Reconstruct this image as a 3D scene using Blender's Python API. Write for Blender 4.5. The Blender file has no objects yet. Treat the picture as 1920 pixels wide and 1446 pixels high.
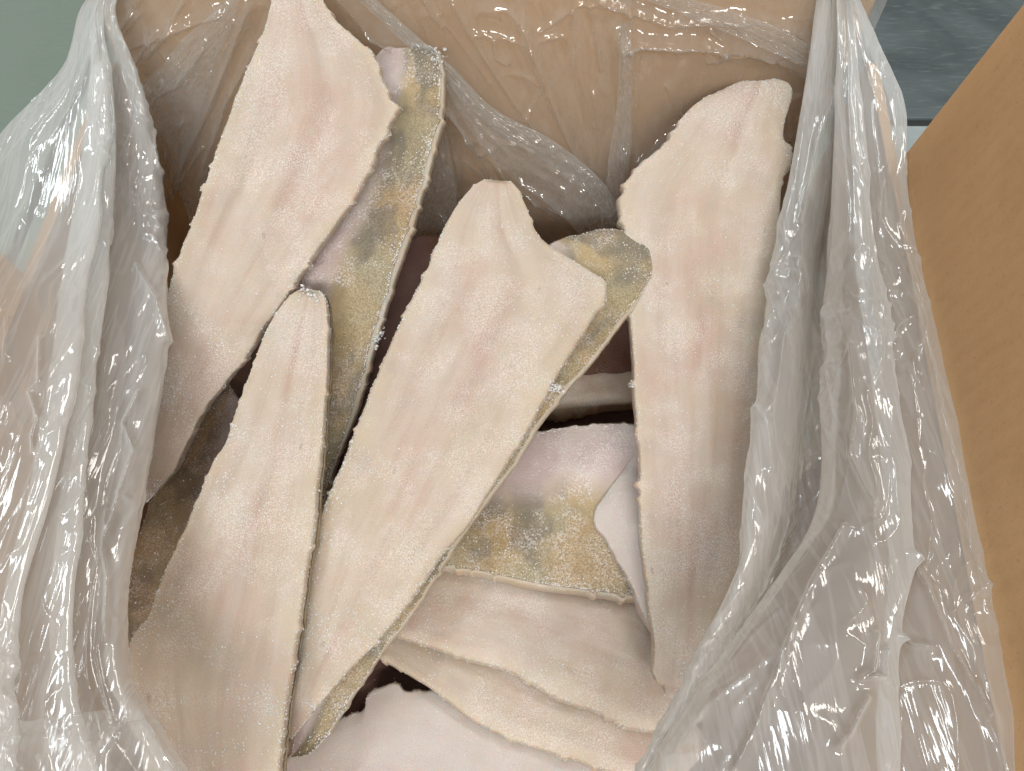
import bpy, math
import numpy as np
from mathutils import Vector

# ------------------------------------------------------------------ camera
S = bpy.context.scene
CAM = np.array([0.0, 0.0, 0.42]); TILT = math.radians(30.0); FPX = 1442.0
cd = bpy.data.cameras.new('camera'); cam = bpy.data.objects.new('camera', cd)
S.collection.objects.link(cam); S.camera = cam
cam.location = CAM; cam.rotation_euler = (TILT, 0, 0)
cd.sensor_width = 36.0; cd.lens = 36.0 * FPX / 1920.0
cd.clip_start = 0.01; cd.clip_end = 50

# ------------------------------------------------------------------ world, lamps, exposure
W = bpy.data.worlds.new('World'); S.world = W; W.use_nodes = True
bg = W.node_tree.nodes['Background']
bg.inputs[0].default_value = (1.0, 0.985, 0.96, 1); bg.inputs[1].default_value = 0.41

def lamp(name, loc, aim, sx, sy, watt, col):
    d = bpy.data.lights.new(name, 'AREA'); d.shape = 'RECTANGLE'; d.size = sx; d.size_y = sy
    d.energy = watt; d.color = col
    o = bpy.data.objects.new(name, d); S.collection.objects.link(o)
    o.location = loc
    o.rotation_euler = (Vector(aim) - Vector(loc)).to_track_quat('-Z', 'Y').to_euler()
    return o
lamp('ceiling_lamp', (0.65, 0.80, 2.0), (0, 0.1, 0.1), 1.2, 0.24, 11, (1.0, 0.955, 0.89))
lamp('ceiling_lamp', (-0.85, 0.45, 2.1), (0, 0.1, 0.1), 1.0, 0.20, 10, (0.88, 0.96, 1.0))
lamp('ceiling_lamp', (0.05, -1.40, 1.65), (0, 0.2, 0.15), 1.3, 0.26, 34, (1.0, 0.95, 0.895))
S.view_settings.view_transform = 'Standard'; S.view_settings.look = 'None'
S.view_settings.gamma = 1.0; S.view_settings.exposure = 0.0
S.view_settings.use_curve_mapping = False
S.render.engine = 'CYCLES'
S.cycles.use_adaptive_sampling = True; S.cycles.adaptive_threshold = 0.05; S.cycles.adaptive_min_samples = 16
S.cycles.max_bounces = 6; S.cycles.transparent_max_bounces = 32
S.cycles.diffuse_bounces = 4; S.cycles.glossy_bounces = 2; S.cycles.transmission_bounces = 3
S.cycles.use_denoising = True
S.cycles.caustics_reflective = False; S.cycles.caustics_refractive = False

# ------------------------------------------------------------------ small maths
FW = np.array([0, math.sin(TILT), -math.cos(TILT)]); UP = np.array([0, math.cos(TILT), math.sin(TILT)])
def rays(px):
    px = np.asarray(px, float)
    return ((px[..., 0:1] - 960) * np.array([1.0, 0, 0]) + (723 - px[..., 1:2]) * UP + FPX * FW)
def on_z(px, z):
    d = rays(px); t = (np.asarray(z, float) - CAM[2]) / d[..., 2]
    return CAM + d * t[..., None]
def on_y(px, y):
    d = rays(px); t = y / d[..., 1]
    return CAM + d * t[..., None]
def on_surface(px, zf):
    d = rays(px); lo = np.full(d.shape[:-1], 0.05 / 1442); hi = np.full(d.shape[:-1], 0.7 / 1442)
    for _ in range(40):
        m = (lo + hi) / 2; p = CAM + d * m[..., None]
        above = p[..., 2] > zf(p[..., 0], p[..., 1])
        lo = np.where(above, m, lo); hi = np.where(above, hi, m)
    return CAM + d * hi[..., None]

def _h(ix, iy, s):
    n = (ix.astype(np.int64) * 374761393 + iy.astype(np.int64) * 668265263 + s * 1274126177) & 0xffffffff
    n = ((n ^ (n >> 13)) * 1274126177) & 0xffffffff
    return ((n ^ (n >> 16)) & 0xffff) / 65535.0
def vnoise(x, y, s=0):
    x = np.asarray(x, float); y = np.asarray(y, float)
    ix = np.floor(x); iy = np.floor(y); fx = x - ix; fy = y - iy
    fx = fx * fx * fx * (fx * (fx * 6 - 15) + 10); fy = fy * fy * fy * (fy * (fy * 6 - 15) + 10)
    a = _h(ix, iy, s); b = _h(ix + 1, iy, s); c = _h(ix, iy + 1, s); d = _h(ix + 1, iy + 1, s)
    return (a + (b - a) * fx) * (1 - fy) + (c + (d - c) * fx) * fy
def fbm(x, y, s=0, o=4):
    r = 0; a = 0.5; t = 0
    for k in range(o):
        r = r + a * vnoise(x * 2 ** k, y * 2 ** k, s + 31 * k); t += a; a *= 0.5
    return r / t * 2 - 1
def ridged(x, y, s=0):
    n = vnoise(x, y, s) * 0.7 + vnoise(x * 2.1 + 9, y * 2.1 + 4, s + 7) * 0.3
    return 1 - np.abs(n * 2 - 1)

def catmull(P, n, uniform=False):
    """smooth n points along a polyline P (k,dim)"""
    P = np.asarray(P, float); k = len(P)
    Q = np.vstack([2 * P[0] - P[1], P, 2 * P[-1] - P[-2]])
    if uniform: t = np.linspace(0, k - 1, n)
    else:
        L = np.r_[0, np.cumsum(np.linalg.norm(np.diff(P, axis=0), axis=1) + 1e-9)]
        t = np.interp(np.linspace(0, L[-1], n), L, np.arange(k))
    i = np.clip(np.floor(t).astype(int), 0, k - 2); f = (t - i).reshape((-1,) + (1,) * (P.ndim - 1))
    a, b, c, d = Q[i], Q[i + 1], Q[i + 2], Q[i + 3]
    return 0.5 * (2 * b + (c - a) * f + (2 * a - 5 * b + 4 * c - d) * f * f + (3 * b - a - 3 * c + d) * f ** 3)

def grid_normals(P):
    du = np.gradient(P, axis=0); dv = np.gradient(P, axis=1)
    n = np.cross(dv, du); l = np.linalg.norm(n, axis=2, keepdims=True)
    n = n / np.maximum(l, 1e-12)
    return n

def mesh_obj(name, verts, faces, mat, parent=None, uv=None, smooth=True):
    me = bpy.data.meshes.new(name)
    verts = np.ascontiguousarray(verts, dtype=np.float32).reshape(-1, 3)
    if isinstance(faces, np.ndarray):
        k = faces.shape[1]; nf = len(faces)
        me.vertices.add(len(verts)); me.vertices.foreach_set('co', verts.ravel())
        me.loops.add(nf * k); me.loops.foreach_set('vertex_index', faces.astype(np.int32).ravel())
        me.polygons.add(nf)
        me.polygons.foreach_set('loop_start', np.arange(0, nf * k, k, dtype=np.int32))
        me.polygons.foreach_set('loop_total', np.full(nf, k, dtype=np.int32))
        if uv is not None:
            l = me.uv_layers.new(name='unit')
            l.data.foreach_set('uv', np.asarray(uv, np.float32)[faces.ravel()].ravel())
        me.update(calc_edges=True); me.validate()
    else:
        me.from_pydata([tuple(v) for v in verts], [], faces); me.update()
    if smooth: me.polygons.foreach_set('use_smooth', np.ones(len(me.polygons), bool))
    o = bpy.data.objects.new(name, me); S.collection.objects.link(o)
    if mat: me.materials.append(mat)
    if parent: o.parent = parent
    return o
def grid_faces(n, m, off=0, flip=False):
    i = np.arange(n - 1)[:, None]; j = np.arange(m - 1)[None]
    a = (i * m + j).ravel() + off
    f = np.stack([a, a + 1, a + m + 1, a + m], 1)
    return f[:, ::-1].copy() if flip else f
def empty(name, loc, label, cat, group=None):
    o = bpy.data.objects.new(name, None); S.collection.objects.link(o); o.location = loc
    o.empty_display_size = 0.02
    o['label'] = label; o['category'] = cat
    if group: o['group'] = group
    return o
def keep(o, parent):
    o.parent = parent; o.matrix_parent_inverse.identity()
    o.location = Vector(o.location) - Vector(parent.location)

# ------------------------------------------------------------------ materials
class N:
    def __init__(s, name):
        s.m = bpy.data.materials.new(name); s.m.use_nodes = True
        s.t = s.m.node_tree; s.t.nodes.clear()
        s.out = s.t.nodes.new('ShaderNodeOutputMaterial')
        co = s.t.nodes.new('ShaderNodeTexCoord'); oi = s.t.nodes.new('ShaderNodeObjectInfo')
        mu = s.t.nodes.new('ShaderNodeVectorMath'); mu.operation = 'MULTIPLY_ADD'
        cx = s.t.nodes.new('ShaderNodeCombineXYZ')
        for k in range(3): s.t.links.new(oi.outputs['Random'], cx.inputs[k])
        s.t.links.new(cx.outputs[0], mu.inputs[0]); mu.inputs[1].default_value = (5.3, 9.1, 3.7)
        s.t.links.new(co.outputs['Object'], mu.inputs[2]); s.xyz = mu.outputs[0]; s.rnd = oi.outputs['Random']
    def n(s, typ, **kw):
        x = s.t.nodes.new('ShaderNode' + typ)
        for k, v in kw.items():
            if hasattr(x, k): setattr(x, k, v)
        return x
    def put(s, sock, v):
        if isinstance(v, (int, float)): sock.default_value = v
        elif isinstance(v, (tuple, list)):
            sock.default_value = tuple(v) + ((1,) if len(sock.default_value) == 4 and len(v) == 3 else ())
        else: s.t.links.new(v, sock)
    def math(s, op, a, b=0.0, c=None, clamp=False):
        x = s.n('Math', operation=op); x.use_clamp = clamp
        s.put(x.inputs[0], a); s.put(x.inputs[1], b)
        if c is not None: s.put(x.inputs[2], c)
        return x.outputs[0]
    def mix(s, f, a, b, blend='MIX'):
        x = s.n('Mix'); x.data_type = 'RGBA'; x.blend_type = blend; x.clamp_factor = True
        s.put(x.inputs[0], f); s.put(x.inputs[6], a); s.put(x.inputs[7], b)
        return x.outputs[2]
    def ramp(s, f, lo, hi, a=0.0, b=1.0, smooth=True):
        x = s.n('MapRange'); x.interpolation_type = 'SMOOTHSTEP' if smooth else 'LINEAR'
        for i, v in enumerate((f, lo, hi, a, b)): s.put(x.inputs[i], v)
        return x.outputs[0]
    def vec(s, scale=(1, 1, 1), rot=(0, 0, 0), src=None):
        x = s.n('Mapping'); x.inputs['Scale'].default_value = scale; x.inputs['Rotation'].default_value = rot
        s.put(x.inputs[0], src if src is not None else s.xyz)
        return x.outputs[0]
    def noise(s, scale, detail=3, rough=0.55, v=None, dist=0.0):
        x = s.n('TexNoise'); x.inputs['Scale'].default_value = scale; x.inputs['Detail'].default_value = detail
        x.inputs['Roughness'].default_value = rough; x.inputs['Distortion'].default_value = dist
        s.put(x.inputs['Vector'], v if v is not None else s.xyz)
        return x.outputs[0]
    def noise3(s, scale, detail=3, rough=0.55, v=None):
        x = s.n('TexNoise'); x.inputs['Scale'].default_value = scale; x.inputs['Detail'].default_value = detail
        x.inputs['Roughness'].default_value = rough
        s.put(x.inputs['Vector'], v if v is not None else s.xyz)
        y = s.n('SeparateColor'); s.put(y.inputs[0], x.outputs[1])
        return y.outputs[0], y.outputs[1], y.outputs[2]
    def voro(s, scale, feature='F1', v=None, out=0):
        x = s.n('TexVoronoi'); x.feature = feature; x.inputs['Scale'].default_value = scale
        s.put(x.inputs['Vector'], v if v is not None else s.xyz)
        return x.outputs[out]
    def bump(s, h, dist, strength=1.0, prev=None):
        x = s.n('Bump'); x.inputs['Strength'].default_value = strength; x.inputs['Distance'].default_value = dist
        s.put(x.inputs['Height'], h)
        if prev is not None: s.put(x.inputs['Normal'], prev)
        return x.outputs[0]
    def pbr(s, **kw):
        p = s.n('BsdfPrincipled')
        for k, v in kw.items(): s.put(p.inputs[k.replace('_', ' ')], v)
        s.t.links.new(p.outputs[0], s.out.inputs[0])
        return p
    def uv(s):
        x = s.n('UVMap'); x.uv_map = 'unit'
        y = s.n('SeparateXYZ'); s.put(y.inputs[0], x.outputs[0])
        return y.outputs[0], y.outputs[1]

def flesh_material(name, pale=0.0):
    g = N(name); u, v = g.uv()
    n1, n4, n5 = g.noise3(24, 2); n2, n6, n7 = g.noise3(75, 2); n3 = g.noise(2300, 1, 0.6)
    ivory = (0.51, 0.43, 0.36); cream = (0.49, 0.415, 0.31); pink = (0.49, 0.365, 0.30)
    c = g.mix(g.math('MULTIPLY', g.ramp(n1, 0.40, 0.64), 0.95), ivory, pink)
    c = g.mix(g.math('MULTIPLY', g.ramp(g.math('ADD', n4, g.math('MULTIPLY', g.rnd, 0.14)), 0.46, 0.72), 0.75), c, cream)
    # blood line down the middle, broken up and blurred
    w = g.math('ADD', g.math('SUBTRACT', v, 0.05), g.math('MULTIPLY', g.math('SUBTRACT', n1, 0.5), 0.5))
    w2 = g.math('MULTIPLY', w, w)
    line = g.math('MULTIPLY', g.math('POWER', 2.718, g.math('MULTIPLY', w2, -130.0)), g.ramp(n5, 0.40, 0.62))
    halo = g.math('MULTIPLY', g.math('POWER', 2.718, g.math('MULTIPLY', w2, -16.0)), g.ramp(n5, 0.36, 0.70))
    c = g.mix(g.math('MULTIPLY', halo, 0.42), c, (0.47, 0.325, 0.27))
    c = g.mix(g.math('MULTIPLY', line, 0.42), c, (0.40, 0.235, 0.195))
    # translucent glassy patches
    c = g.mix(g.math('MULTIPLY', g.ramp(n6, 0.56, 0.72), 0.35), c, (0.40, 0.345, 0.29))
    # soft muscle grain running lengthwise
    cmb = g.n('CombineXYZ'); g.put(cmb.inputs[0], g.math('MULTIPLY', u, 3.2)); g.put(cmb.inputs[1], g.math('MULTIPLY', v, 3.6))
    g.put(cmb.inputs[2], n1)
    fib, fib2, _ = g.noise3(1.0, 3, 0.6, v=cmb.outputs[0])
    c = g.mix(g.math('MULTIPLY', g.ramp(fib, 0.42, 0.66), 0.40), c, (0.585, 0.515, 0.45))
    c = g.mix(g.math('MULTIPLY', g.ramp(fib2, 0.48, 0.70), 0.34), c, (0.40, 0.305, 0.235))
    # yellowish fat toward the cut edges
    edge = g.ramp(g.math('ADD', g.math('ABSOLUTE', v), g.math('MULTIPLY', g.math('SUBTRACT', n2, 0.5), 0.5)), 0.70, 1.0)
    c = g.mix(g.math('MULTIPLY', edge, 0.5), c, (0.58, 0.505, 0.375))
    # tiny dark pin marks
    pv = g.vec((1.0, 0.45, 1.0), (0, 0, 0.5))
    pins = g.math('MULTIPLY', g.ramp(g.voro(95, v=pv), 0.05, 0.11, 1, 0), g.ramp(n7, 0.53, 0.58))
    c = g.mix(g.math('MULTIPLY', pins, 0.5), c, (0.22, 0.17, 0.13))
    # frost dust
    fr = g.math('MULTIPLY', g.ramp(n3, 0.44, 0.62), g.ramp(g.math('ADD', n7, g.math('MULTIPLY', n5, 0.6)), 0.66, 1.0, 0.15, 1.0))
    c = g.mix(g.math('MULTIPLY', fr, 0.55), c, (0.78, 0.76, 0.74))
    if pale: c = g.mix(pale, c, (0.62, 0.575, 0.57))
    b = g.bump(n3, 0.0004, 0.5)
    g.pbr(Base_Color=c, Roughness=g.ramp(n2, 0.3, 0.7, 0.30, 0.50), Normal=b, Specular_IOR_Level=0.55, Subsurface_Weight=0.5,
          Subsurface_Radius=(1.0, 0.42, 0.24), Subsurface_Scale=0.005)
    return g.m

def skin_material(name='golden_skin', dark=0.0):
    g = N(name); u, v = g.uv()
    n1, n2, n5 = g.noise3(36, 2, 0.45); n6, n7, n4 = g.noise3(150, 2); n3 = g.noise(1300, 2)
    c = g.mix(g.ramp(n2, 0.36, 0.62), (0.43, 0.325, 0.17), (0.37, 0.32, 0.20))
    c = g.mix(g.math('MULTIPLY', g.ramp(n5, 0.50, 0.66), 0.7), c, (0.47, 0.315, 0.165))
    cb = g.n('CombineXYZ'); g.put(cb.inputs[0], g.math('MULTIPLY', u, 9.0)); g.put(cb.inputs[1], g.math('MULTIPLY', v, 1.6)); g.put(cb.inputs[2], n2)
    nb = g.noise(1.0, 2, 0.5, v=cb.outputs[0])
    bl = g.math('MULTIPLY', g.ramp(nb, 0.44, 0.60), g.ramp(n4, 0.30, 0.60, 0.65, 1.0))
    c = g.mix(g.math('MULTIPLY', bl, 0.78), c, (0.17, 0.155, 0.125))
    bel = g.ramp(g.math('ADD', v, g.math('MULTIPLY', g.math('SUBTRACT', n1, 0.5), 0.5)), -0.42, 0.12, 1, 0)
    c = g.mix(g.math('MULTIPLY', bel, 0.93), c, g.mix(g.ramp(n2, 0.4, 0.6), (0.66, 0.585, 0.56), (0.56, 0.455, 0.45)))
    e = g.voro(1500, 'F1')
    c = g.mix(g.math('MULTIPLY', g.ramp(e, 0.40, 0.62), g.math('MULTIPLY', g.ramp(v, -0.1, 0.5), 0.45)), c, (0.11, 0.09, 0.05))
    fr = g.math('MULTIPLY', g.ramp(n3, 0.46, 0.62), g.ramp(g.math('ADD', g.math('MULTIPLY', n6, 0.5), g.math('MULTIPLY', n5, 0.5)), 0.46, 0.62))
    c = g.mix(g.math('MULTIPLY', fr, g.ramp(v, -0.2, 0.8, 0.72, 0.42)), c, (0.72, 0.71, 0.71))
    if dark: c = g.mix(dark, c, (0.085, 0.026, 0.016))  # maroon shade of the gaps mixed in; a weaker share browns the skin
    b = g.bump(n3, 0.0006, 0.6)
    g.pbr(Base_Color=c, Roughness=0.40, Normal=b)
    return g.m

def frost_material():
    g = N('frost_crystal')
    g.pbr(Base_Color=(0.80, 0.80, 0.80), Roughness=0.16, Specular_IOR_Level=0.8)
    return g.m

def film_material(name, haze, gloss=0.11, streak=(170, 14, 30), rot=(0, 0, 0)):
    g = N(name)
    a1 = g.noise(1.0, 3, 0.6, v=g.vec(streak, rot), dist=0.5)
    a2 = g.noise(120, 1, 0.5)
    rd = g.math('ABSOLUTE', g.math('SUBTRACT', a1, 0.5))
    b = g.bump(g.math('ADD', rd, g.math('MULTIPLY', g.math('ABSOLUTE', g.math('SUBTRACT', a2, 0.5)), 0.35)), 0.0030, 0.22)
    lw = g.n('LayerWeight'); lw.inputs[0].default_value = 0.5
    f = lw.outputs['Facing']
    fac_g = g.math('ADD', 0.07, g.math('MULTIPLY', g.math('POWER', f, 4.5), 0.6), clamp=True)
    hz = g.math('MULTIPLY', haze, g.math('ADD', g.ramp(rd, 0.0, 0.08, 1.18, 0.95), g.math('MULTIPLY', g.math('POWER', f, 3.0), 2.2)), clamp=True)
    tr = g.n('BsdfTransparent'); tr.inputs[0].default_value = (0.97, 0.98, 0.98, 1)
    di = g.n('BsdfDiffuse'); di.inputs[0].default_value = (0.92, 0.945, 0.95, 1)
    tl = g.n('BsdfTranslucent'); tl.inputs[0].default_value = (0.92, 0.945, 0.95, 1)
    m0 = g.n('MixShader'); m0.inputs[0].default_value = 0.5
    g.put(m0.inputs[1], di.outputs[0]); g.put(m0.inputs[2], tl.outputs[0])
    m1 = g.n('MixShader'); g.put(m1.inputs[0], hz); g.put(m1.inputs[1], tr.outputs[0]); g.put(m1.inputs[2], m0.outputs[0])
    gl = g.n('BsdfGlossy'); gl.inputs['Roughness'].default_value = gloss; gl.inputs[0].default_value = (1, 1, 1, 1)
    g.put(gl.inputs['Normal'], b)
    m2 = g.n('MixShader'); g.put(m2.inputs[0], fac_g); g.put(m2.inputs[1], m1.outputs[0]); g.put(m2.inputs[2], gl.outputs[0])
    g.t.links.new(m2.outputs[0], g.out.inputs[0])
    return g.m

def cardboard_material(name='kraft_cardboard', flute_axis=1):
    g = N(name)
    n1 = g.noise(9, 3); n2 = g.noise(140, 5, 0.7); n3 = g.noise(900, 2)
    c = g.mix(g.ramp(n1, 0.3, 0.7), (0.53, 0.33, 0.17), (0.58, 0.37, 0.195))
    c = g.mix(g.math('MULTIPLY', g.ramp(n2, 0.45, 0.75), 0.35), c, (0.46, 0.27, 0.125))
    c = g.mix(g.math('MULTIPLY', g.ramp(n3, 0.62, 0.74), 0.30), c, (0.24, 0.13, 0.06))
    sp = g.math('MULTIPLY', g.ramp(g.voro(75), 0.03, 0.07, 1, 0), g.ramp(g.noise(25, 1), 0.60, 0.64))
    c = g.mix(g.math('MULTIPLY', sp, 0.6), c, (0.16, 0.09, 0.05))
    wv = g.n('TexWave'); wv.bands_direction = 'XYZ'[flute_axis]; wv.inputs['Scale'].default_value = 52
    wv.inputs['Distortion'].default_value = 0.15; g.put(wv.inputs[0], g.xyz)
    c = g.mix(g.ramp(g.noise(5, 5, 0.7), 0.50, 0.72, 0.0, 0.22), c, (0.40, 0.25, 0.13))
    b = g.bump(wv.outputs[1], 0.0005, 0.10); b = g.bump(n2, 0.0007, 0.35, b)
    g.pbr(Base_Color=c, Roughness=0.78, Normal=b, Specular_IOR_Level=0.25)
    return g.m

def tile_material(name, base, vein, dark):
    g = N(name)
    n1 = g.noise(7, 5, 0.6, dist=0.8); n2 = g.noise(60, 4, v=g.vec((1, 5, 1), (0, 0, 0.5)))
    c = g.mix(g.ramp(n1, 0.38, 0.66), base, dark)
    c = g.mix(g.math('MULTIPLY', g.ramp(n2, 0.5, 0.75), 0.45), c, vein)
    c = g.mix(g.math('MULTIPLY', g.noise(300, 3), 0.25), c, base)
    g.pbr(Base_Color=c, Roughness=0.42, Normal=g.bump(n2, 0.001, 0.15))
    return g.m

M_FLESH = flesh_material('frozen_flesh'); M_PALE = flesh_material('frozen_flesh_pale', pale=0.62)
M_SKIN = skin_material(); M_GAP_SHADE = skin_material('gap_shaded_skin', 0.9); M_BROWN = skin_material('brown_back_skin', 0.38); M_FROST = frost_material()  # the second skin has the shade of the gaps put into its colour
g = N('frost_crumb'); g.pbr(Base_Color=(0.72, 0.72, 0.72), Roughness=0.55, Specular_IOR_Level=0.4); M_CRUMB = g.m
M_FILM = film_material('hazy_film', 0.47, 0.075); M_FILM_T = film_material('clear_film', 0.23, 0.065, (70, 30, 24), (0, 0.6, 0))
M_CARD = cardboard_material()

# ------------------------------------------------------------------ floor
def box_mesh(name, lo, hi, mat, parent=None, bev=0.0):
    lo = np.array(lo, float); hi = np.array(hi, float)
    v = np.array([[x, y, z] for x in (lo[0], hi[0]) for y in (lo[1], hi[1]) for z in (lo[2], hi[2])])
    f = [(0, 1, 3, 2), (4, 6, 7, 5), (0, 4, 5, 1), (2, 3, 7, 6), (0, 2, 6, 4), (1, 5, 7, 3)]
    o = mesh_obj(name, v, f, mat, parent, smooth=False)
    if bev:
        b = o.modifiers.new('bevel', 'BEVEL'); b.width = bev; b.segments = 2
    return o
g = N('dark_grout'); g.pbr(Base_Color=(0.03, 0.035, 0.035), Roughness=0.9); M_GROUT = g.m
floor = box_mesh('floor', (-1.6, -1.0, -0.03), (1.6, 2.1, -0.003), M_GROUT); floor['kind'] = 'structure'
TG = tile_material('sage_tile', (0.20, 0.255, 0.215), (0.24, 0.29, 0.26), (0.185, 0.24, 0.20))
TD = tile_material('shaded_tile', (0.10, 0.13, 0.135), (0.20, 0.235, 0.235), (0.045, 0.06, 0.065))  # floor tile with dark reflection and shadow put into its colour
TB = tile_material('pale_blue_tile', (0.36, 0.42, 0.43), (0.42, 0.47, 0.47), (0.30, 0.36, 0.37))
for i, x0 in enumerate((-1.55, -0.95, -0.35, 0.25, 0.85)):
    for j, y0 in enumerate((-0.718, -0.118, 0.482, 1.082)):
        if i < 3: y0 += 0.3
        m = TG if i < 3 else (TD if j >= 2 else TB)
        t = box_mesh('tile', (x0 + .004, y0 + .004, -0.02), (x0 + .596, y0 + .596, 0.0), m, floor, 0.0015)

# ------------------------------------------------------------------ cardboard box
XL, XR, YF, YB, ZH, TH = -0.172, 0.152, -0.120, 0.290, 0.200, 0.004
box = empty('cardboard_box', (0, 0.12, 0.002), 'open brown cardboard carton holding the frozen fish fillets', 'box')
def panel(name, p0, du, dv, th, nu=24, nv=14, warp=0.0015, seed=0, mat=None):
    """slab spanned by du, dv from p0, th thick behind (normal = du x dv), gently warped"""
    p0 = np.array(p0, float); du = np.array(du, float); dv = np.array(dv, float)
    n = np.cross(du, dv); n /= np.linalg.norm(n)
    a, b = np.meshgrid(np.linspace(0, 1, nu), np.linspace(0, 1, nv), indexing='ij')
    P = p0 + a[..., None] * du + b[..., None] * dv
    w = fbm(a * 3 + seed, b * 2.3, seed, 3) * warp * np.sin(np.pi * np.clip(a, 0, 1)) * np.minimum(1, b * 3)
    F = P + n * w[..., None]; B = F - n * th
    V = np.concatenate([F.reshape(-1, 3), B.reshape(-1, 3)]); k = nu * nv
    f = [grid_faces(nu, nv), grid_faces(nu, nv, k, True)]
    idx = np.arange(k).reshape(nu, nv)
    for e, fl in ((idx[0], 0), (idx[-1], 1), (idx[:, 0], 1), (idx[:, -1], 0)):
        q = np.stack([e[:-1], e[1:], e[1:] + k, e[:-1] + k], 1)
        f.append(q[:, ::-1].copy() if fl else q)
    o = mesh_obj(name, V, np.concatenate(f), mat or M_CARD, smooth=False)
    bpy.context.view_layer.update()
    bm = o.modifiers.new('bevel', 'BEVEL'); bm.width = 0.0007; bm.segments = 1; bm.limit_method = 'ANGLE'; bm.angle_limit = 1.0
    keep(o, box); return o
panel('bottom_panel', (XL, YF, .006), (XR - XL, 0, 0), (0, YB - YF, 0), .004)
panel('back_wall', (XL, YB, .006), (XR - XL - .004, 0, 0), (0, .004, .29), TH, seed=3)
panel('front_wall', (XR - .042, YF, .006), (XL - XR + .042, 0, 0), (0, 0, ZH - .006), TH, seed=4)
panel('right_wall', (XR + .003, YB, .006), (-.044, YF - YB, 0), (0, 0, ZH - .006), TH, seed=5)
panel('left_wall', (XL, YF, .006), (0, YB - YF, 0), (0, 0, ZH - .006), TH, seed=6)
panel('right_flap', (XR - .0035, .222, ZH + .0015), (-.0355, -.222 + YF + .01, 0), (.024, 0, .155), TH, seed=8, warp=.003)
panel('left_flap', (XL - .001, YF + .01, ZH + .0015), (0, .160 - YF, 0), (-.02, 0, .15), TH, seed=9)

# ------------------------------------------------------------------ fillets
SURF = {}
RNG = np.random.default_rng(7)
OCT = np.array([[1, 0, 0], [-1, 0, 0], [0, 1, 0], [0, -1, 0], [0, 0, 1], [0, 0, -1]], float)
OCF = np.array([[0, 2, 4], [2, 1, 4], [1, 3, 4], [3, 0, 4], [2, 0, 5], [1, 2, 5], [3, 1, 5], [0, 3, 5]])

def plane(a, b=0.0, c=0.0, d=0.0, y0=0.0, x0=0.0):
    return lambda x, y: a + b * (y - y0) + d * np.maximum(y - y0, 0) ** 2 + c * (x - x0)

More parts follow.
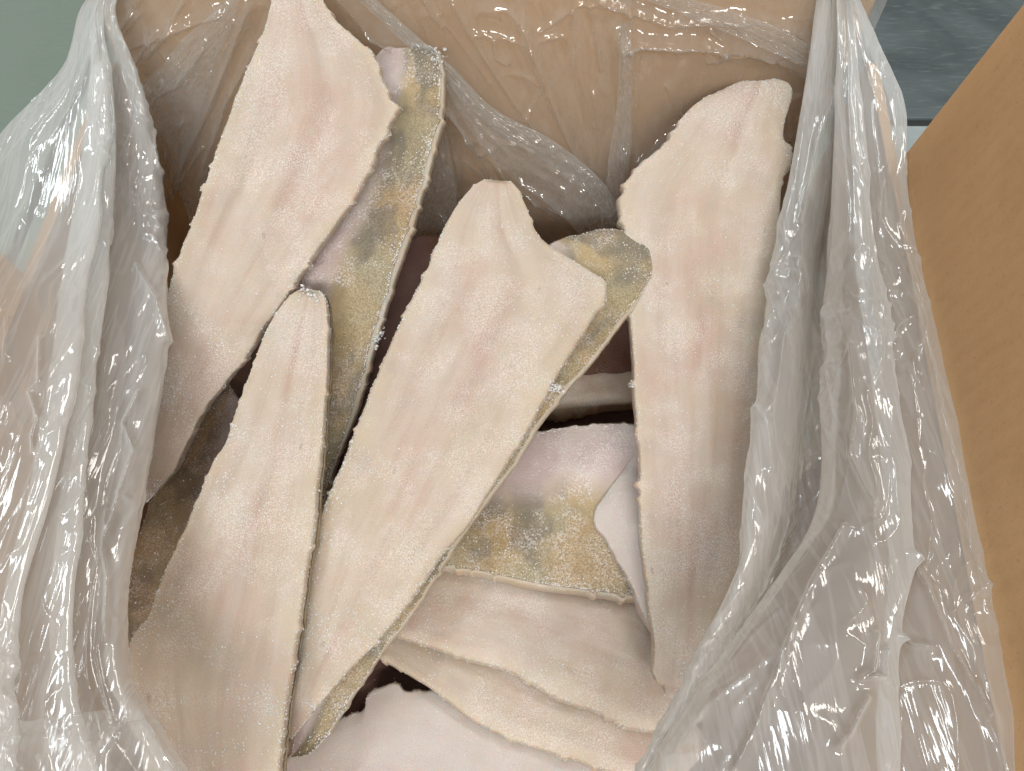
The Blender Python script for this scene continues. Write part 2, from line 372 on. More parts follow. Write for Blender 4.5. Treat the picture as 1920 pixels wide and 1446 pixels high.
def fillet(name, label, left, right, zf, T=0.0019, e=0.0040, skin_out=-0.0007, skin_mat=None, relief=1.0, skin_up=False, seed=0, mat=None, frost=900,
           jag=0.0011, N_=230, M_=44, rim=0.05, group='frozen fish fillets in the carton', frost_edge=0.4):
    L = on_surface(catmull(left, N_), zf); R = on_surface(catmull(right, N_), zf)
    def soft(A_):
        kx = np.arange(-18, 19); kk = np.exp(-(kx / 8.0) ** 2); kk /= kk.sum()
        B_ = np.concatenate([2 * A_[:1] - A_[18:0:-1], A_, 2 * A_[-1:] - A_[-2:-20:-1]])
        return np.stack([np.convolve(B_[:, q], kk, 'valid') for q in range(3)], 1)
    L0, R0 = L, R; L, R = soft(L), soft(R); dL, dR = L0 - L, R0 - R
    ac = R - L; w = np.linalg.norm(ac, axis=1); acn = ac / np.maximum(w, 1e-6)[:, None]
    t = np.r_[0, np.cumsum(np.linalg.norm(np.diff((L + R) / 2, axis=0), axis=1))]
    def jagg(s, k): 
        n = fbm(t * 90, t * 0 + s, seed + s, 4)
        n2 = np.maximum(0, fbm(t * 330, t * 0 + s, seed + s + 5, 3) - 0.15) * 1.6
        return (n * 0.4 + n2 * 1.2) * jag * k * np.minimum(1, w / 0.02)
    jl, jr = jagg(1, 1.0), jagg(2, 1.0)
    v = np.sin(np.linspace(-1, 1, M_) * math.pi / 2); v = np.sign(v) * np.abs(v) ** 0.75
    v[0], v[-1] = -1, 1
    P = (L[:, None] + R[:, None]) / 2 + (R - L)[:, None] / 2 * v[None, :, None]
    ew = np.abs(v)[None] ** 14
    JG = acn[:, None] * (np.where(v[None] < 0, -jl[:, None], jr[:, None]) * ew)[..., None]
    JG = JG + np.where((v < 0)[None, :, None], dL[:, None], dR[:, None]) * (np.abs(v)[None, :, None] ** 5)
    P = P + JG
    n = grid_normals(P); nm = n.reshape(-1, 3).mean(0); nm /= np.linalg.norm(nm)
    if nm[2] < 0: nm = -nm
    n = np.broadcast_to(nm, P.shape)
    uu = np.broadcast_to((t / t[-1])[:, None], P.shape[:2]); vv = np.broadcast_to(v[None], P.shape[:2])
    wf = np.clip(w / 0.012, 0, 1); wf = (wf * wf * (3 - 2 * wf))[:, None]
    wt = np.clip(w / 0.05, 0, 1)[:, None]
    rel = fbm(P[..., 0] * 55 + seed, P[..., 1] * 55, seed, 3) * 0.0004 + fbm(P[..., 0] * 210, P[..., 1] * 210 + seed, seed + 3, 3) * 0.00022
    inner = 1 - np.abs(vv) ** 12
    dome = T * (1 - np.abs(vv) ** 5.0) * (1 + 0.22 * vv) * wt + 0.0008 * relief * fbm(vv * 2.6 + seed * 3.1, uu * 2.4, seed + 8, 2) * wt ** 4
    groove = -0.0006 * relief * np.exp(-((vv - 0.06) / 0.07) ** 2) * wt ** 4
    ridge = 0.0005 * relief * np.exp(-((vv - 0.2) / 0.07) ** 2) * wt ** 4
    rnd = np.maximum(0, 1 - np.abs(vv) ** 90) ** 0.5
    top = e * wf * rnd + (dome + (groove + ridge if not skin_up else 0) + rel * wf) * inner
    bot = e * wf * rnd * 0.9 + 0.0
    A = P + n * top[..., None]; B = P - n * bot[..., None]
    k = N_ * M_
    uvs = np.stack([uu.ravel(), vv.ravel()], 1)
    f = np.concatenate([grid_faces(N_, M_, 0, False), grid_faces(N_, M_, k, True)])
    # orientation: make top faces look along +n
    q = f[(N_ // 2) * (M_ - 1) + M_ // 2]; V0 = A.reshape(-1, 3)
    fn = np.cross(V0[q[1]] - V0[q[0]], V0[q[2]] - V0[q[0]])
    if fn @ nm < 0: f = f[:, ::-1].copy()
    c = P.reshape(-1, 3).mean(0)
    root = empty(name, c, label, 'fish fillet', group)
    V = np.concatenate([V0, B.reshape(-1, 3)]) - c
    mesh_obj('flesh', V, f, mat or M_FLESH, root, np.concatenate([uvs, uvs]))
    # skin sheet on one side
    if skin_up:
        s = 1 - rim + 0.03 * fbm(t * 60, t * 0, seed + 9, 3)[:, None]
        base = (L[:, None] + R[:, None]) / 2 + (R - L)[:, None] / 2 * (v[None] * s)[..., None] + JG
        vs = v[None] * s
        h = e * wf * np.maximum(0, 1 - np.abs(vs) ** 90) ** 0.5 + (T * (1 - np.abs(vs) ** 5.0) * (1 + 0.22 * vs) * wt + rel * wf) * (1 - np.abs(vs) ** 12)
        h1 = h + 0.0009 * wf; h0 = h - 0.0006
        SA = base + n * h1[..., None]; SB = base + n * h0[..., None]
    else:
        base = (L[:, None] + R[:, None]) / 2 + (R - L)[:, None] / 2 * (v[None])[..., None] + JG + acn[:, None] * (np.sign(v) * skin_out * (np.abs(v) > .98))[None, :, None]
        h = bot
        SA = base - n * (h + 0.00005)[..., None] + n * 0.0004; SB = base - n * (h + 0.0010 * wf)[..., None]
        if True: SA, SB = SA, SB
    V = np.concatenate([SA.reshape(-1, 3), SB.reshape(-1, 3)]) - c
    rims = []
    idx = np.arange(k).reshape(N_, M_)
    for ed in (idx[:, 0], idx[:, -1]):
        rims.append(np.stack([ed[:-1], ed[1:], ed[1:] + k, ed[:-1] + k], 1))
    mesh_obj('skin', V, np.concatenate([f] + rims), skin_mat or M_SKIN, root, np.concatenate([uvs, uvs]))
    # frost grains lying on the upper face
    if frost:
        surf = (SA if skin_up else A)
        frost = int(frost * 1.5); m = frost * 5
        i = RNG.integers(2, N_ - 3, m); j = np.clip((RNG.random(m) * M_).astype(int), 1, M_ - 2)
        p = surf[i, j] + (surf[i + 1, j] - surf[i, j]) * RNG.random((m, 1)) + (surf[i, j + 1] - surf[i, j]) * RNG.random((m, 1))
        dens = np.clip(fbm(p[:, 0] * 60, p[:, 1] * 60, seed + 40, 4) * 1.6 + 0.05, 0.03, 1) + frost_edge * (np.abs(v[j]) > 0.95)
        p = p[RNG.random(m) < dens * 0.55][:frost]
        q = len(p); sz = (0.00012 + 0.00034 * RNG.random((q, 1, 1)) ** 2.5)
        a = RNG.normal(size=(q, 3, 3)); a, _ = np.linalg.qr(a)
        G = (OCT[None] * (0.6 + 0.8 * RNG.random((q, 6, 1)))) @ a * sz + p[:, None] - c
        F = (OCF[None] + (np.arange(q) * 6)[:, None, None]).reshape(-1, 3)
        fo = mesh_obj('frost', G.reshape(-1, 3), F, M_FROST, root, smooth=False); fo['kind'] = 'stuff'
    SURF[root.name] = (zf, T + e)
    return root

def ice_chip(parent, px, z, size, seed, stretch=(1, 1, .7), rot=0.0):
    """clump of frost crumbs frozen to a fillet"""
    r = np.random.default_rng(seed); q = 70
    p = r.normal(size=(q, 3)) * size * .40 * np.array(stretch)
    cr, sr = math.cos(rot), math.sin(rot); p = p @ np.array([[cr, sr, 0], [-sr, cr, 0], [0, 0, 1]])
    a, _ = np.linalg.qr(r.normal(size=(q, 3, 3)))
    G = (OCT[None] * (0.5 + r.random((q, 6, 1)))) @ a * (size * (.05 + .20 * r.random((q, 1, 1)) ** 2)) * np.array([1, 1, .5]) + p[:, None]
    zf, up = SURF[parent.name]
    c = on_surface(np.array([px], float), lambda x, y: zf(x, y) + up * .6)[0] - np.array(parent.location)
    FF = (OCF[None] + (np.arange(q) * 6)[:, None, None]).reshape(-1, 3)
    return mesh_obj('frost_clump', G.reshape(-1, 3) + c, FF, M_CRUMB, parent, smooth=False)

F = {}
# --- deep layer, gap shade put into most of its skin colours
F['d1'] = fillet('fish_fillet', 'skin-up fillet coloured as shade, deep in the narrow gap between the two left flesh fillets',
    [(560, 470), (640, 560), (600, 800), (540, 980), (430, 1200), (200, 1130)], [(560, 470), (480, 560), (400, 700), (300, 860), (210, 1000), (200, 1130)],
    plane(.056, .22, 0, 0, .05), skin_up=True, seed=61, frost=0, skin_mat=M_GAP_SHADE)
F['d2'] = fillet('fish_fillet', 'skin-up fillet coloured as maroon shade in the gap left of the centre fillet',
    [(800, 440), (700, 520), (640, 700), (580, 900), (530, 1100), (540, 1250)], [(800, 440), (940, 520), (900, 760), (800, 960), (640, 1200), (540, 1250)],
    plane(.082, .28, 0, 0, .05), seed=62, skin_up=True, frost=0, skin_mat=M_GAP_SHADE)
F['d5'] = fillet('fish_fillet', 'skin-up fillet coloured as shade, behind the shadowed flesh, left of the right fillet',
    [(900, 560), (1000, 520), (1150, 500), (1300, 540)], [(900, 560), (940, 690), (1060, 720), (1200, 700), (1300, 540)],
    plane(.088, .15, 0, 0, .15), seed=65, skin_up=True, frost=0, skin_mat=M_GAP_SHADE)
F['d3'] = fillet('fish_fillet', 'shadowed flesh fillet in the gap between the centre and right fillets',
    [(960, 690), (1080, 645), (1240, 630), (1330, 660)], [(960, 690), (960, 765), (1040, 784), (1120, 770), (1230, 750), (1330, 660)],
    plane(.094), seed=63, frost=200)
F['d6'] = fillet('fish_fillet', 'skin-up fillet coloured as shade in the slit above the golden crosswise fillet',
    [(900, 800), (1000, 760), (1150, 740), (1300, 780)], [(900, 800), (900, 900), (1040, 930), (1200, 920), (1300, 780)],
    plane(.082), seed=66, skin_up=True, frost=0, skin_mat=M_GAP_SHADE)
F['d4'] = fillet('fish_fillet', 'skin-up fillet coloured as brown shade, glimpsed below the tail of the centre fillet',
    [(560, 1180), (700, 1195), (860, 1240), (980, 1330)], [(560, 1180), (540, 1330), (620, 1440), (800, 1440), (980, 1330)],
    plane(.072), skin_up=True, seed=64, frost=200, skin_mat=M_GAP_SHADE)
# --- lower crosswise layer
F['f12'] = fillet('fish_fillet', 'pale whitish fillet at the bottom edge, lowest in front',
    [(520, 1440), (590, 1385), (640, 1352), (685, 1332), (695, 1300), (745, 1283), (765, 1297), (820, 1299), (900, 1330), (1000, 1370), (1150, 1400), (1250, 1470)],
    [(520, 1440), (560, 1560), (700, 1620), (900, 1640), (1100, 1600), (1250, 1470)],
    plane(.086), seed=12, mat=M_PALE, relief=.2, T=.0021, frost=1200)
F['f11'] = fillet('fish_fillet', 'narrow strip of cream fillet showing between two fillets, lower right of the pile',
    [(640, 1190), (760, 1150), (1000, 1180), (1200, 1240), (1330, 1400)],
    [(640, 1190), (705, 1232), (760, 1263), (820, 1300), (885, 1350), (960, 1388), (1060, 1422), (1150, 1450), (1260, 1465), (1330, 1400)],
    plane(.094, .02), seed=11, relief=.2, T=.0021, frost=900)
F['f10'] = fillet('fish_fillet', 'broad pink-white fillet lying crosswise below the golden skin fillet',
    [(660, 1150), (720, 1090), (840, 1040), (1000, 1040), (1200, 1090), (1300, 1200), (1330, 1330)],
    [(660, 1150), (740, 1194), (800, 1213), (880, 1240), (960, 1265), (1040, 1310), (1120, 1340), (1180, 1368), (1240, 1374), (1300, 1360), (1330, 1330)],
    plane(.103, .03), seed=10, relief=.2, T=.0021, frost=1300)
F['f9'] = fillet('fish_fillet', 'skin-up fillet lying crosswise, silvery belly above golden blotched back',
    [(760, 960), (800, 890), (900, 840), (1005, 815), (1080, 803), (1190, 800), (1330, 840), (1400, 960)],
    [(760, 960), (770, 1045), (825, 1068), (900, 1082), (980, 1100), (1060, 1113), (1130, 1123), (1195, 1131), (1300, 1120), (1400, 960)],
    plane(.113, .03), seed=9, skin_up=True, T=.0021, frost=1800, rim=.05)
F['f8'] = fillet('fish_fillet', 'small white wedge of fillet poking out left of the right fillet',
    [(1215, 820), (1165, 890), (1135, 930), (1112, 962), (1113, 992), (1132, 1015), (1150, 1050), (1180, 1100), (1200, 1150), (1225, 1195)],
    [(1215, 820), (1260, 860), (1290, 950), (1290, 1060), (1270, 1150), (1225, 1195)],
    plane(.121), seed=8, mat=M_PALE, T=.0021, frost=300)
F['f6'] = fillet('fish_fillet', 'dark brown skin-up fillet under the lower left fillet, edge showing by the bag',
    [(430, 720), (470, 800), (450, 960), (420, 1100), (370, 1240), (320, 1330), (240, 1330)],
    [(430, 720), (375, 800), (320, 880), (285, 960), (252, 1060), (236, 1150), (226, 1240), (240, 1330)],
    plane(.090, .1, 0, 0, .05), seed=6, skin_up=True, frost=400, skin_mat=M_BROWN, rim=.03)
F['f15'] = fillet('fish_fillet', 'golden skin-up fillet behind the bag film, between right fillet and carton wall',
    [(1440, 440), (1395, 520), (1390, 680), (1390, 860), (1420, 960)],
    [(1440, 440), (1520, 455), (1548, 560), (1545, 720), (1530, 860), (1420, 960)],
    plane(.128, .1, 0, 0, .15), seed=15, skin_up=True, frost=300)
# --- upper lengthwise layer
F['f5'] = fillet('fish_fillet', 'long cream fillet on the right, ragged head end against the back wall',
    [(1415, 158), (1380, 164), (1345, 180), (1310, 195), (1280, 220), (1258, 255), (1240, 280), (1210, 305), (1185, 328), (1168, 352), (1161, 400), (1168, 450), (1174, 540),
     (1178, 600), (1182, 660), (1185, 730), (1190, 800), (1195, 870), (1196, 960), (1205, 1060), (1215, 1140), (1222, 1200), (1224, 1268), (1242, 1284), (1250, 1305), (1264, 1312)],
    [(1415, 158), (1445, 158), (1472, 163), (1483, 180), (1478, 205), (1470, 230), (1465, 268), (1481, 290), (1478, 318), (1464, 346), (1460, 400), (1456, 470), (1440, 600),
     (1428, 700), (1418, 800), (1408, 900), (1396, 1040), (1375, 1120), (1335, 1200), (1295, 1280), (1264, 1312)],
    plane(.125, .05, 0, 1.25, .04), seed=5, jag=.0018, T=.0021, frost=1900)
F['f2'] = fillet('fish_fillet', 'golden mottled skin-up fillet half hidden under the upper left fillet',
    [(760, 96), (712, 106), (685, 190), (635, 330), (575, 470), (525, 600), (515, 760), (530, 900), (570, 1010)],
    [(760, 96), (795, 92), (826, 104), (836, 150), (831, 230), (815, 300), (795, 370), (772, 445), (740, 540), (716, 620), (696, 690), (680, 750), (662, 800), (640, 850), (622, 905), (605, 960), (570, 1010)],
    plane(.110, .66, 0, 0, .117), seed=2, skin_up=True, T=.0021, frost=2400, rim=.11)
F['f7'] = fillet('fish_fillet', 'skin-up fillet under the centre fillet, golden edge and tip showing on its right',
    [(1040, 452), (1000, 500), (930, 560), (850, 700), (760, 860), (680, 1030), (600, 1230), (545, 1420)],
    [(1040, 452), (1085, 449), (1130, 436), (1180, 440), (1226, 455), (1249, 480), (1226, 530), (1172, 602), (1112, 682), (1062, 737), (1012, 802), (962, 880), (902, 962), (852, 1032), (802, 1112), (762, 1172), (722, 1222),
     (672, 1292), (622, 1372), (582, 1412), (545, 1420)],
    plane(.105, .33, 0, 0, .02), seed=7, skin_up=True, T=.0021, frost=2400, rim=.09)
F['f3'] = fillet('fish_fillet', 'large cream fillet in the centre of the pile, running diagonally flesh up',
    [(932, 338), (903, 346), (870, 375), (835, 430), (800, 510), (760, 590), (720, 680), (680, 780), (640, 880), (602, 970), (585, 1050), (566, 1180), (552, 1280), (542, 1350), (540, 1395)],
    [(932, 338), (962, 350), (985, 390), (1000, 430), (1018, 457), (1060, 485), (1104, 512), (1136, 535), (1130, 570), (1105, 610), (1080, 650), (1038, 720), (996, 800), (946, 880), (896, 960), (868, 1000), (826, 1050),
     (784, 1110), (730, 1180), (668, 1245), (600, 1320), (540, 1395)],
    plane(.119, .35, 0, 0, .02), seed=3, T=.0021, frost=2600)
F['f1'] = fillet('fish_fillet', 'big pinkish fillet at upper left, leaning on the back wall out of frame',
    [(560, -60), (520, -10), (500, 60), (468, 130), (430, 230), (395, 330), (365, 420), (332, 510), (313, 600), (300, 700), (288, 800), (276, 880), (268, 950)],
    [(560, -60), (605, 0), (632, 42), (662, 70), (682, 86), (702, 106), (718, 130), (716, 150), (730, 166), (736, 190), (751, 204), (736, 236), (701, 310), (671, 370), (640, 415), (580, 500), (545, 552), (520, 590),
     (500, 612), (484, 642), (470, 662), (425, 722), (385, 772), (346, 852), (330, 884), (268, 950)],
    plane(.122, .80, 0, 0, .117), seed=1, jag=.0014, T=.0021, frost=2600)
F['f4'] = fillet('fish_fillet', 'cream fillet at lower left, narrow tail on the golden skin fillet',
    [(585, 543), (562, 549), (538, 572), (516, 604), (496, 645), (468, 718), (446, 780), (430, 830), (400, 880), (375, 940), (350, 1000), (320, 1060), (300, 1110), (285, 1155), (256, 1190), (240, 1245), (250, 1290), (268, 1340), (275, 1420), (290, 1520), (360, 1600)],
    [(585, 543), (606, 551), (617, 578), (619, 640), (618, 700), (613, 780), (606, 860), (599, 930), (592, 1010), (582, 1060), (573, 1130), (562, 1200), (552, 1270), (542, 1340), (533, 1400), (527, 1470), (500, 1560), (360, 1600)],
    plane(.133, .29, 0, 0, .017), seed=4, T=.0021, frost=2400, skin_out=.0004, jag=.0007)

ice_chip(F['f3'], (1042, 727), .165, .0038, 1, (1.0, .7, .6), .6)
ice_chip(F['f4'], (585, 556), .186, .0040, 2, (1.5, .7, .5), -.5)
ice_chip(F['f2'], (708, 632), .150, .0045, 3, (.5, 1.3, .5), -.3)
ice_chip(F['f2'], (812, 106), .222, .0050, 4, (1.2, .8, .7), .2)
ice_chip(F['f7'], (1222, 472), .178, .0048, 5, (1.2, .9, .6), -.5)
ice_chip(F['f7'], (1205, 522), .172, .0042, 6, (.6, 1.8, .5), -.7)
ice_chip(F['f5'], (1187, 722), .140, .0022, 7, (1, 1, .7), 0)
ice_chip(F['f5'], (1296, 292), .186, .0026, 8, (1, 1, .6), 0)

# ------------------------------------------------------------------ plastic liner bag
bag = empty('plastic_liner_bag', (0, 0.12, 0.05), 'crumpled translucent plastic liner bag lining the carton', 'plastic bag')

def poly_dist(P2, poly):
    poly = np.asarray(poly, float); best = np.full(P2.shape[:-1], 1e9)
    for a, b in zip(poly[:-1], poly[1:]):
        d = b - a; t = np.clip(((P2 - a) @ d) / (d @ d + 1e-12), 0, 1)
        best = np.minimum(best, np.linalg.norm(P2 - (a + t[..., None] * d), axis=-1))
    return best
def to_px(P):
    d = P - CAM; z = d @ FW
    return np.stack([960 + FPX * d[..., 0] / z, 723 - FPX * (d @ UP) / z], -1)

def film(name, rows, nu, nv, mat, seed=0, long_amp=.0012, crumple=.0016, creases=(), facing=1):
    """rows: control rows of (px, py, z); smooth lattice, then folds, crumples and creases along the normal"""
    C = np.array(rows, float)
    C = on_z(C[..., :2], C[..., 2])
    D = catmull(C.reshape(len(C), -1), nu, True).reshape(nu, C.shape[1], 3)
    D = np.swapaxes(catmull(np.swapaxes(D, 0, 1).reshape(C.shape[1], -1), nv, True).reshape(nv, nu, 3), 0, 1)
    s = np.cumsum(np.r_[0, np.linalg.norm(np.diff(D[nu // 2], axis=0), axis=1)])
    t = np.cumsum(np.r_[0, np.linalg.norm(np.diff(D[:, nv // 2], axis=0), axis=1)])
    tt, ss = np.meshgrid(t, s, indexing='ij')
    n = grid_normals(D); n *= np.sign(n[..., 2].mean()) if n[..., 2].mean() else 1
    wob = fbm(tt * 22, ss * 22, seed + 2, 3) * 0.012
    h = (ridged((ss + wob) * 34, tt * 5, seed) ** 2 - .4) * long_amp * 1.2
    h = h + ridged((ss + wob) * 62, tt * 13 + 3, seed + 11) ** 9 * long_amp * 1.1 + ridged((ss + wob * .6) * 120 + tt * 14, tt * 34, seed + 13) ** 8 * long_amp * .55
    msk = np.clip(fbm(ss * 24, tt * 14, seed + 5, 3) * 2.6 - .25, 0, 1)
    h = h + msk * (ridged(ss * 85 + tt * 42, tt * 62 - ss * 30, seed + 21) ** 7 * crumple + ridged(ss * 190 - tt * 60, tt * 140 + ss * 80, seed + 25) ** 5 * crumple * .35)
    rl = np.linalg.norm(np.diff(D, axis=1), axis=2).sum(1); h = h * np.clip(rl / rl[nu // 2], .05, 1)[:, None] ** 1.3
    P2 = to_px(D)
    for pts, wpx, hh in creases:
        d = poly_dist(P2, pts); h = h + hh * np.exp(-d / wpx)
    V = D + n * h[..., None]
    o = mesh_obj(name, V.reshape(-1, 3), grid_faces(nu, nv), mat)
    keep(o, bag); return o

# left drape: three leaves folded over each other above the left wall
ZL = [.214, .216, .214, .206, .207, .206, .197, .195, .187, .145]
XLr = {-40: [196, 206, 216, 211, 220, 228, 222, 236, 250, 243], 20: [150, 165, 180, 172, 183, 193, 186, 200, 214, 205], 130: [118, 150, 188, 170, 190, 206, 195, 228, 253, 228],
       250: [5, 90, 189, 160, 190, 216, 195, 252, 283, 248], 400: [-90, 50, 180, 140, 175, 207, 180, 252, 304, 255],
       560: [-140, 20, 154, 110, 150, 194, 160, 242, 309, 250], 700: [-140, 10, 139, 95, 130, 175, 140, 215, 302, 240],
       850: [-140, 0, 111, 70, 110, 160, 120, 192, 275, 222], 964: [-140, -20, 84, 45, 92, 151, 110, 178, 257, 205],
       1100: [-140, -40, 46, 10, 62, 136, 95, 166, 238, 185], 1250: [-140, -60, 26, -10, 52, 134, 90, 168, 240, 195],
       1350: [-140, -60, 22, -10, 62, 152, 105, 195, 290, 235], 1446: [-140, -60, 22, -10, 82, 186, 130, 235, 350, 295],
       1580: [-140, -60, 30, 0, 120, 250, 180, 300, 440, 380]}
rows = []
for y, xs in XLr.items():
    k = max(0, min(1.12, (400 - y) / 380)); rows.append([(x, y + (12 * math.sin(i * 1.7) if y > 60 else 0), z * (1 - k) + k * (.236 - .003 * (i % 3 == 0))) for i, (x, z) in enumerate(zip(xs, ZL))])
film('left_drape', rows, 520, 460, M_FILM, 101, .0010, .0018, [
    ([(190, 130), (190, 250), (198, 330), (192, 450)], 6, .0030), ([(255, 500), (290, 560), (305, 640)], 5, .0025),
    ([(262, 740), (235, 800), (250, 850), (225, 930), (205, 1010)], 7, .0030), ([(205, 964), (196, 1040), (203, 1080), (198, 1200)], 5, .0030),
    ([(80, 640), (78, 720), (60, 740), (78, 790), (65, 820), (66, 850)], 6, .0025), ([(18, 600), (14, 670)], 5, .002)])
# lower left corner fold coming in over the front of the carton
film('corner_fold', [[(-60, 1335, .222), (20, 1345, .224), (60, 1350, .222), (150, 1338, .216), (210, 1345, .214), (255, 1372, .212), (330, 1440, .206), (400, 1500, .198)],
                     [(-60, 1380, .226), (20, 1385, .228), (80, 1378, .226), (150, 1372, .221), (215, 1385, .220), (250, 1400, .217), (300, 1446, .210), (370, 1520, .200)],
                     [(-60, 1430, .228), (20, 1430, .230), (90, 1425, .224), (150, 1420, .224), (200, 1415, .224), (235, 1435, .220), (290, 1480, .212), (350, 1560, .202)],
                     [(-60, 1560, .226), (20, 1560, .228), (90, 1560, .226), (150, 1560, .224), (200, 1560, .226), (235, 1570, .220), (270, 1580, .214), (330, 1620, .204)]],
     120, 160, M_FILM_T, 131, .0010, .0016, [([(205, 1395), (248, 1372), (275, 1410), (310, 1446)], 8, .003)])

# right drape
ZR = [.140, .179, .185, .178, .168, .174, .192, .206, .206, .197, .205, .207, .198]
XRr = {-30: [1562, 1535, 1546, 1558, 1562, 1575, 1568, 1580, 1592, 1585, 1592, 1600, 1592], 80: [1550, 1522, 1540, 1558, 1564, 1580, 1570, 1588, 1604, 1590, 1612, 1642, 1630],
       200: [1540, 1505, 1530, 1553, 1561, 1585, 1566, 1592, 1612, 1590, 1640, 1690, 1672], 335: [1520, 1482, 1515, 1545, 1556, 1590, 1560, 1595, 1627, 1600, 1650, 1695, 1682],
       480: [1500, 1452, 1488, 1520, 1538, 1585, 1553, 1600, 1641, 1605, 1660, 1717, 1702], 640: [1480, 1432, 1468, 1498, 1522, 1580, 1549, 1610, 1668, 1625, 1690, 1760, 1742],
       800: [1470, 1415, 1452, 1484, 1512, 1575, 1546, 1620, 1690, 1645, 1720, 1800, 1780], 950: [1450, 1397, 1430, 1465, 1500, 1565, 1533, 1630, 1706, 1660, 1745, 1838, 1815],
       1060: [1440, 1391, 1412, 1436, 1455, 1500, 1478, 1620, 1712, 1665, 1760, 1848, 1825], 1180: [1380, 1335, 1358, 1382, 1398, 1420, 1394, 1580, 1690, 1655, 1770, 1862, 1840],
       1300: [1325, 1278, 1298, 1316, 1325, 1342, 1314, 1540, 1680, 1645, 1780, 1880, 1858], 1446: [1245, 1200, 1218, 1233, 1240, 1256, 1226, 1500, 1680, 1645, 1790, 1896, 1874],
       1580: [1165, 1125, 1140, 1155, 1160, 1176, 1146, 1460, 1680, 1645, 1800, 1905, 1885]}
rows = []
for y, xs in XRr.items():
    k = max(0, min(1, (480 - y) / 500)) ** 1.2; rows.append([(x, y + (10 * math.sin(i * 2.1 + 1) if y > 60 else 0), z * (1 - k) + k * (.240 - .002 * (i % 2))) for i, (x, z) in enumerate(zip(xs, ZR))])
film('right_drape', rows, 520, 500, M_FILM, 202, .0010, .0017, [
    ([(1555, 170), (1525, 270), (1512, 350), (1496, 420)], 5, .003), ([(1488, 490), (1482, 580), (1462, 640), (1455, 700), (1440, 770)], 5, .003),
    ([(1425, 770), (1435, 800), (1440, 880)], 7, .0025), ([(1590, 990), (1525, 1100), (1470, 1240), (1420, 1370), (1380, 1446)], 6, .003),
    ([(1600, 650), (1612, 780), (1600, 860), (1640, 950)], 7, .003), ([(1698, 485), (1722, 600), (1745, 690), (1760, 780), (1800, 920), (1812, 1030), (1840, 1100)], 6, .0028),
    ([(1710, 1040), (1745, 1110), (1780, 1210), (1850, 1340)], 6, .0030), ([(1640, 1190), (1630, 1260), (1612, 1275), (1650, 1270), (1656, 1220)], 6, .003),
    ([(1690, 1195), (1710, 1215), (1745, 1218)], 6, .003), ([(1620, 1310), (1590, 1370), (1570, 1400)], 8, .003)])

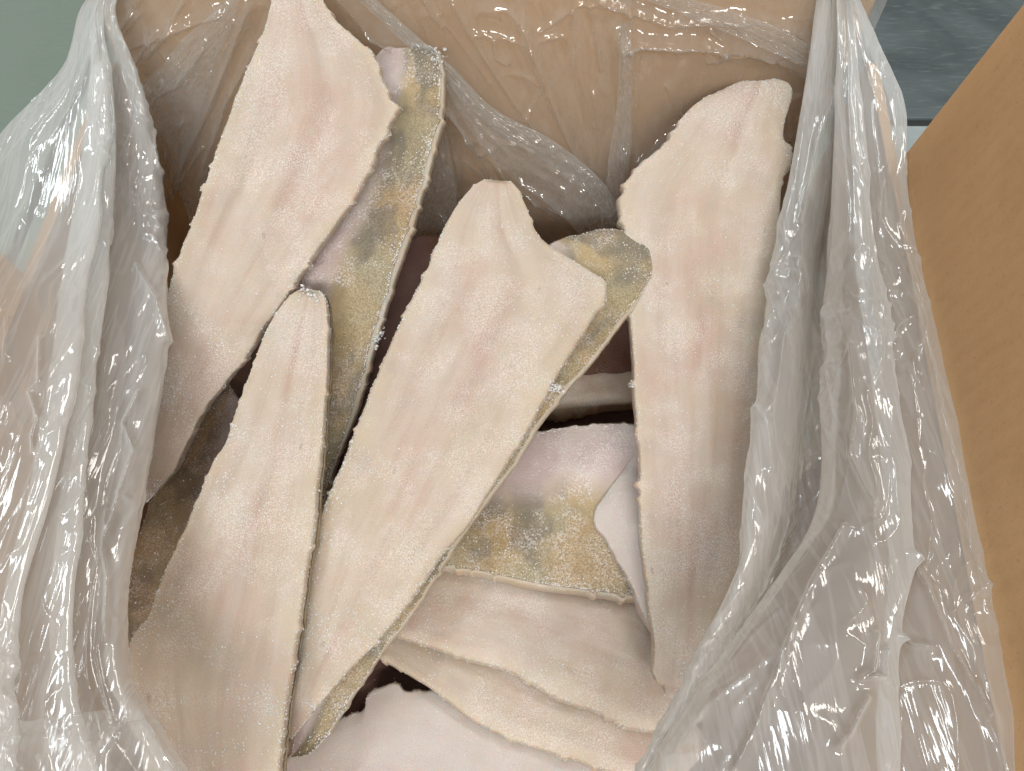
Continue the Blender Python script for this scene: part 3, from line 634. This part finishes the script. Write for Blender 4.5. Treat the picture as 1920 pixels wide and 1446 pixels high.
# back sheet, against the back wall and tucked under the pile
def back_sheet():
    nu, nv = 520, 400
    x = np.linspace(-.166, .147, nu); s = np.linspace(0, 1, nv)
    z = np.interp(s, [0, .12, 1], [.036, .050, .268]); y = np.interp(s, [0, .10, .16, 1], [.258, .272, .280, .284])
    X, Z = np.meshgrid(x, z, indexing='ij'); Y = np.broadcast_to(y[None], X.shape).copy()
    off = np.zeros_like(X)
    P2 = to_px(np.stack([X, Y, Z], -1))
    crs = [([(1150, 430), (1060, 340), (960, 290), (880, 210), (830, 130), (700, 40), (640, -30)], 14, .010), ([(1150, 430), (1120, 330), (1060, 200), (1010, 90), (980, 20)], 9, .007),
           ([(1150, 430), (1030, 240), (900, 70), (850, -10)], 7, .005), ([(1150, 430), (1165, 330), (1170, 220), (1163, 50)], 8, .007), ([(1163, 50), (1300, 60), (1420, 85), (1530, 135)], 9, .008),
           ([(1120, -20), (1250, 20), (1400, 20), (1480, 40), (1530, 75)], 7, .006), ([(1110, 290), (1060, 200), (1020, 130), (990, 30)], 5, .004), ([(840, 160), (900, 240), (920, 290), (990, 360), (1060, 440)], 6, .006),
           ([(870, 380), (850, 250), (835, 160)], 6, .005), ([(470, 0), (420, 120), (360, 260), (310, 390)], 8, .006), ([(540, -20), (440, 140), (400, 250), (370, 400)], 6, .005), ([(250, 70), (330, 30), (430, 0)], 8, .005),
           ([(270, 160), (340, 130), (390, 60)], 7, .005), ([(280, 230), (300, 220), (350, 200)], 6, .004), ([(330, 340), (370, 400), (360, 440)], 6, .005), ([(830, 280), (820, 370), (865, 400)], 8, .006),
           ([(1180, 350), (1190, 260), (1260, 210)], 6, .005), ([(1340, 100), (1360, 60), (1330, 40)], 6, .004), ([(1160, 410), (1200, 330), (1240, 260)], 7, .005), ([(780, 480), (830, 430), (850, 370)], 8, .006)]
    for pts, w, h in crs: off += h * np.exp(-poly_dist(P2, pts) / w)
    # fine pleats fanning out of the gathered corner
    g0 = np.array([1150., 450.]); ang = np.arctan2(P2[..., 1] - g0[1], P2[..., 0] - g0[0]); rr = np.linalg.norm(P2 - g0, axis=-1)
    fan = (ridged(ang * 7 + 20, rr / 260, 71) ** 2 + .6 * ridged(ang * 17 + 3, rr / 140, 72) ** 2) * np.clip(1.3 - rr / 900, .3, 1)
    msk = np.clip(fbm(X * 26, Z * 26, 73, 3) * 2 + .2, 0, 1)
    off += fan * .0016 + msk * (ridged(X * 90 + Z * 30, Z * 50, 74) ** 6) * .0016
    rg = np.random.default_rng(5)
    for _ in range(85):
        p = np.array([rg.uniform(200, 1540), rg.uniform(-20, 470)])
        d = (p - g0) / np.linalg.norm(p - g0) if rg.random() < .6 else np.array([math.cos(q := rg.uniform(0, 3.14)), math.sin(q)])
        if p[0] < 560: d = np.array([.45, -.9]) + rg.normal(size=2) * .12
        d = d + rg.normal(size=2) * .12; ln = rg.uniform(40, 190)
        k = p + d * ln * .5 + rg.normal(size=2) * 7
        off += rg.uniform(.0012, .0042) * np.exp(-poly_dist(P2, [p, k, p + d * ln]) / rg.uniform(2.5, 6))
    flat = np.exp(-(((P2[..., 0] - 1360) / 170) ** 2 + ((P2[..., 1] - 140) / 60) ** 2) ** 2)
    off *= (1 - .65 * flat)
    bul = np.exp(-((X - .035) / .052) ** 4) * .013 + np.exp(-((X + .125) / .03) ** 2) * .018
    off += bul * np.clip((.262 - Z) / .11, 0, 1) ** 1.1 * np.clip((Z - .04) / .04, 0, 1)
    Y = Y - .001 - off
    o = mesh_obj('back_sheet', np.stack([X, Y, Z], -1).reshape(-1, 3), grid_faces(nu, nv), M_FILM_T); keep(o, bag)
back_sheet()
def on_back(rows, name, nu, nv, seed, amp, mat=None):
    C = np.array(rows, float); C[..., 2] = C[..., 2].mean(1, keepdims=True) * .75 + C[..., 2] * .25; C[..., 2] = .281 - (.281 - C[..., 2]) * .5 - .011 * np.clip((C[..., 1] - 60) / 330, 0, 1) * np.clip((C[..., 0] - 800) / 200, 0, 1); W3 = np.empty(C.shape)
    for i in range(C.shape[0]):
        for j in range(C.shape[1]): W3[i, j] = on_y(C[i, j, :2], C[i, j, 2])
    D = catmull(W3.reshape(len(C), -1), nu, True).reshape(nu, C.shape[1], 3)
    D = np.swapaxes(catmull(np.swapaxes(D, 0, 1).reshape(C.shape[1], -1), nv, True).reshape(nv, nu, 3), 0, 1)
    u, v = np.meshgrid(np.linspace(0, .2, nu), np.linspace(0, .03, nv), indexing='ij')
    h = ridged(v * 330 + fbm(u * 20, v * 20, seed) * 1.2, u * 14, seed) ** 2 * amp * 1.6 + ridged(v * 260 + u * 120, u * 150 - v * 50, seed + 4) ** 3 * amp
    V = D - np.array([0, .8, -.6]) * h[..., None]
    o = mesh_obj(name, V.reshape(-1, 3), grid_faces(nu, nv), mat or M_FILM_T); keep(o, bag)
# doubled pleat crossing the back wall down to the gathered corner
on_back([[(640, -30, .274), (655, -30, .270), (672, -32, .266), (660, -20, .272)], [(735, 60, .272), (750, 55, .266), (768, 55, .263), (750, 66, .270)], [(815, 135, .270), (835, 128, .264), (850, 128, .262), (830, 145, .268)],
         [(870, 225, .268), (900, 210, .260), (930, 206, .258), (905, 225, .266)], [(935, 310, .266), (990, 275, .256), (1035, 262, .256), (1000, 290, .264)], [(1030, 385, .262), (1085, 345, .250), (1125, 335, .252), (1100, 360, .260)],
         [(1085, 432, .258), (1130, 405, .246), (1162, 398, .250), (1140, 420, .256)], [(1105, 450, .254), (1140, 440, .246), (1168, 436, .248), (1150, 450, .252)]], 'pleat', 200, 70, 81, .0014)
# shorter doubled folds of film lying on the back wall
on_back([[(1090, -30, .272), (1110, -34, .270), (1135, -36, .272)], [(1220, 5, .272), (1235, -8, .268), (1250, -12, .271)], [(1330, 50, .270), (1340, 30, .266), (1350, 15, .270)],
         [(1430, 92, .270), (1440, 70, .266), (1448, 50, .270)], [(1535, 140, .272), (1538, 118, .270), (1540, 95, .272)]], 'pleat', 150, 50, 83, .0014)
on_back([[(262, 165, .270), (300, 130, .266), (350, 70, .268), (455, -25, .272)], [(275, 215, .268), (320, 175, .264), (370, 120, .266), (440, 40, .270)], [(290, 260, .268), (335, 225, .264), (375, 170, .266), (410, 110, .270)],
         [(302, 320, .268), (330, 300, .264), (360, 250, .266), (385, 190, .270)], [(312, 400, .266), (322, 385, .264), (335, 345, .266), (350, 290, .270)]], 'pleat', 140, 80, 85, .0013)
on_back([[(1158, 40, .272), (1168, 45, .270), (1180, 40, .272)], [(1158, 180, .268), (1172, 180, .264), (1184, 185, .268)], [(1140, 300, .262), (1160, 305, .258), (1178, 310, .262)],
         [(1128, 400, .256), (1150, 405, .252), (1170, 405, .256)], [(1125, 455, .252), (1148, 455, .250), (1168, 450, .252)]], 'pleat', 140, 40, 87, .0012)
on_back([[(795, 190, .266), (812, 190, .263), (828, 185, .266)], [(800, 290, .262), (822, 285, .258), (842, 280, .262)], [(785, 370, .258), (822, 365, .254), (858, 372, .258)], [(775, 440, .256), (800, 445, .254), (835, 440, .256)]], 'pleat', 110, 50, 89, .0016)
# bottom of the bag under the fish
a, b = np.meshgrid(np.linspace(-.168, .148, 90), np.linspace(-.05, .27, 90), indexing='ij')
zz = .034 + fbm(a * 40, b * 40, 91, 3) * .004
o = mesh_obj('bottom_sheet', np.stack([a, b, zz], -1).reshape(-1, 3), grid_faces(90, 90), M_FILM_T); keep(o, bag)
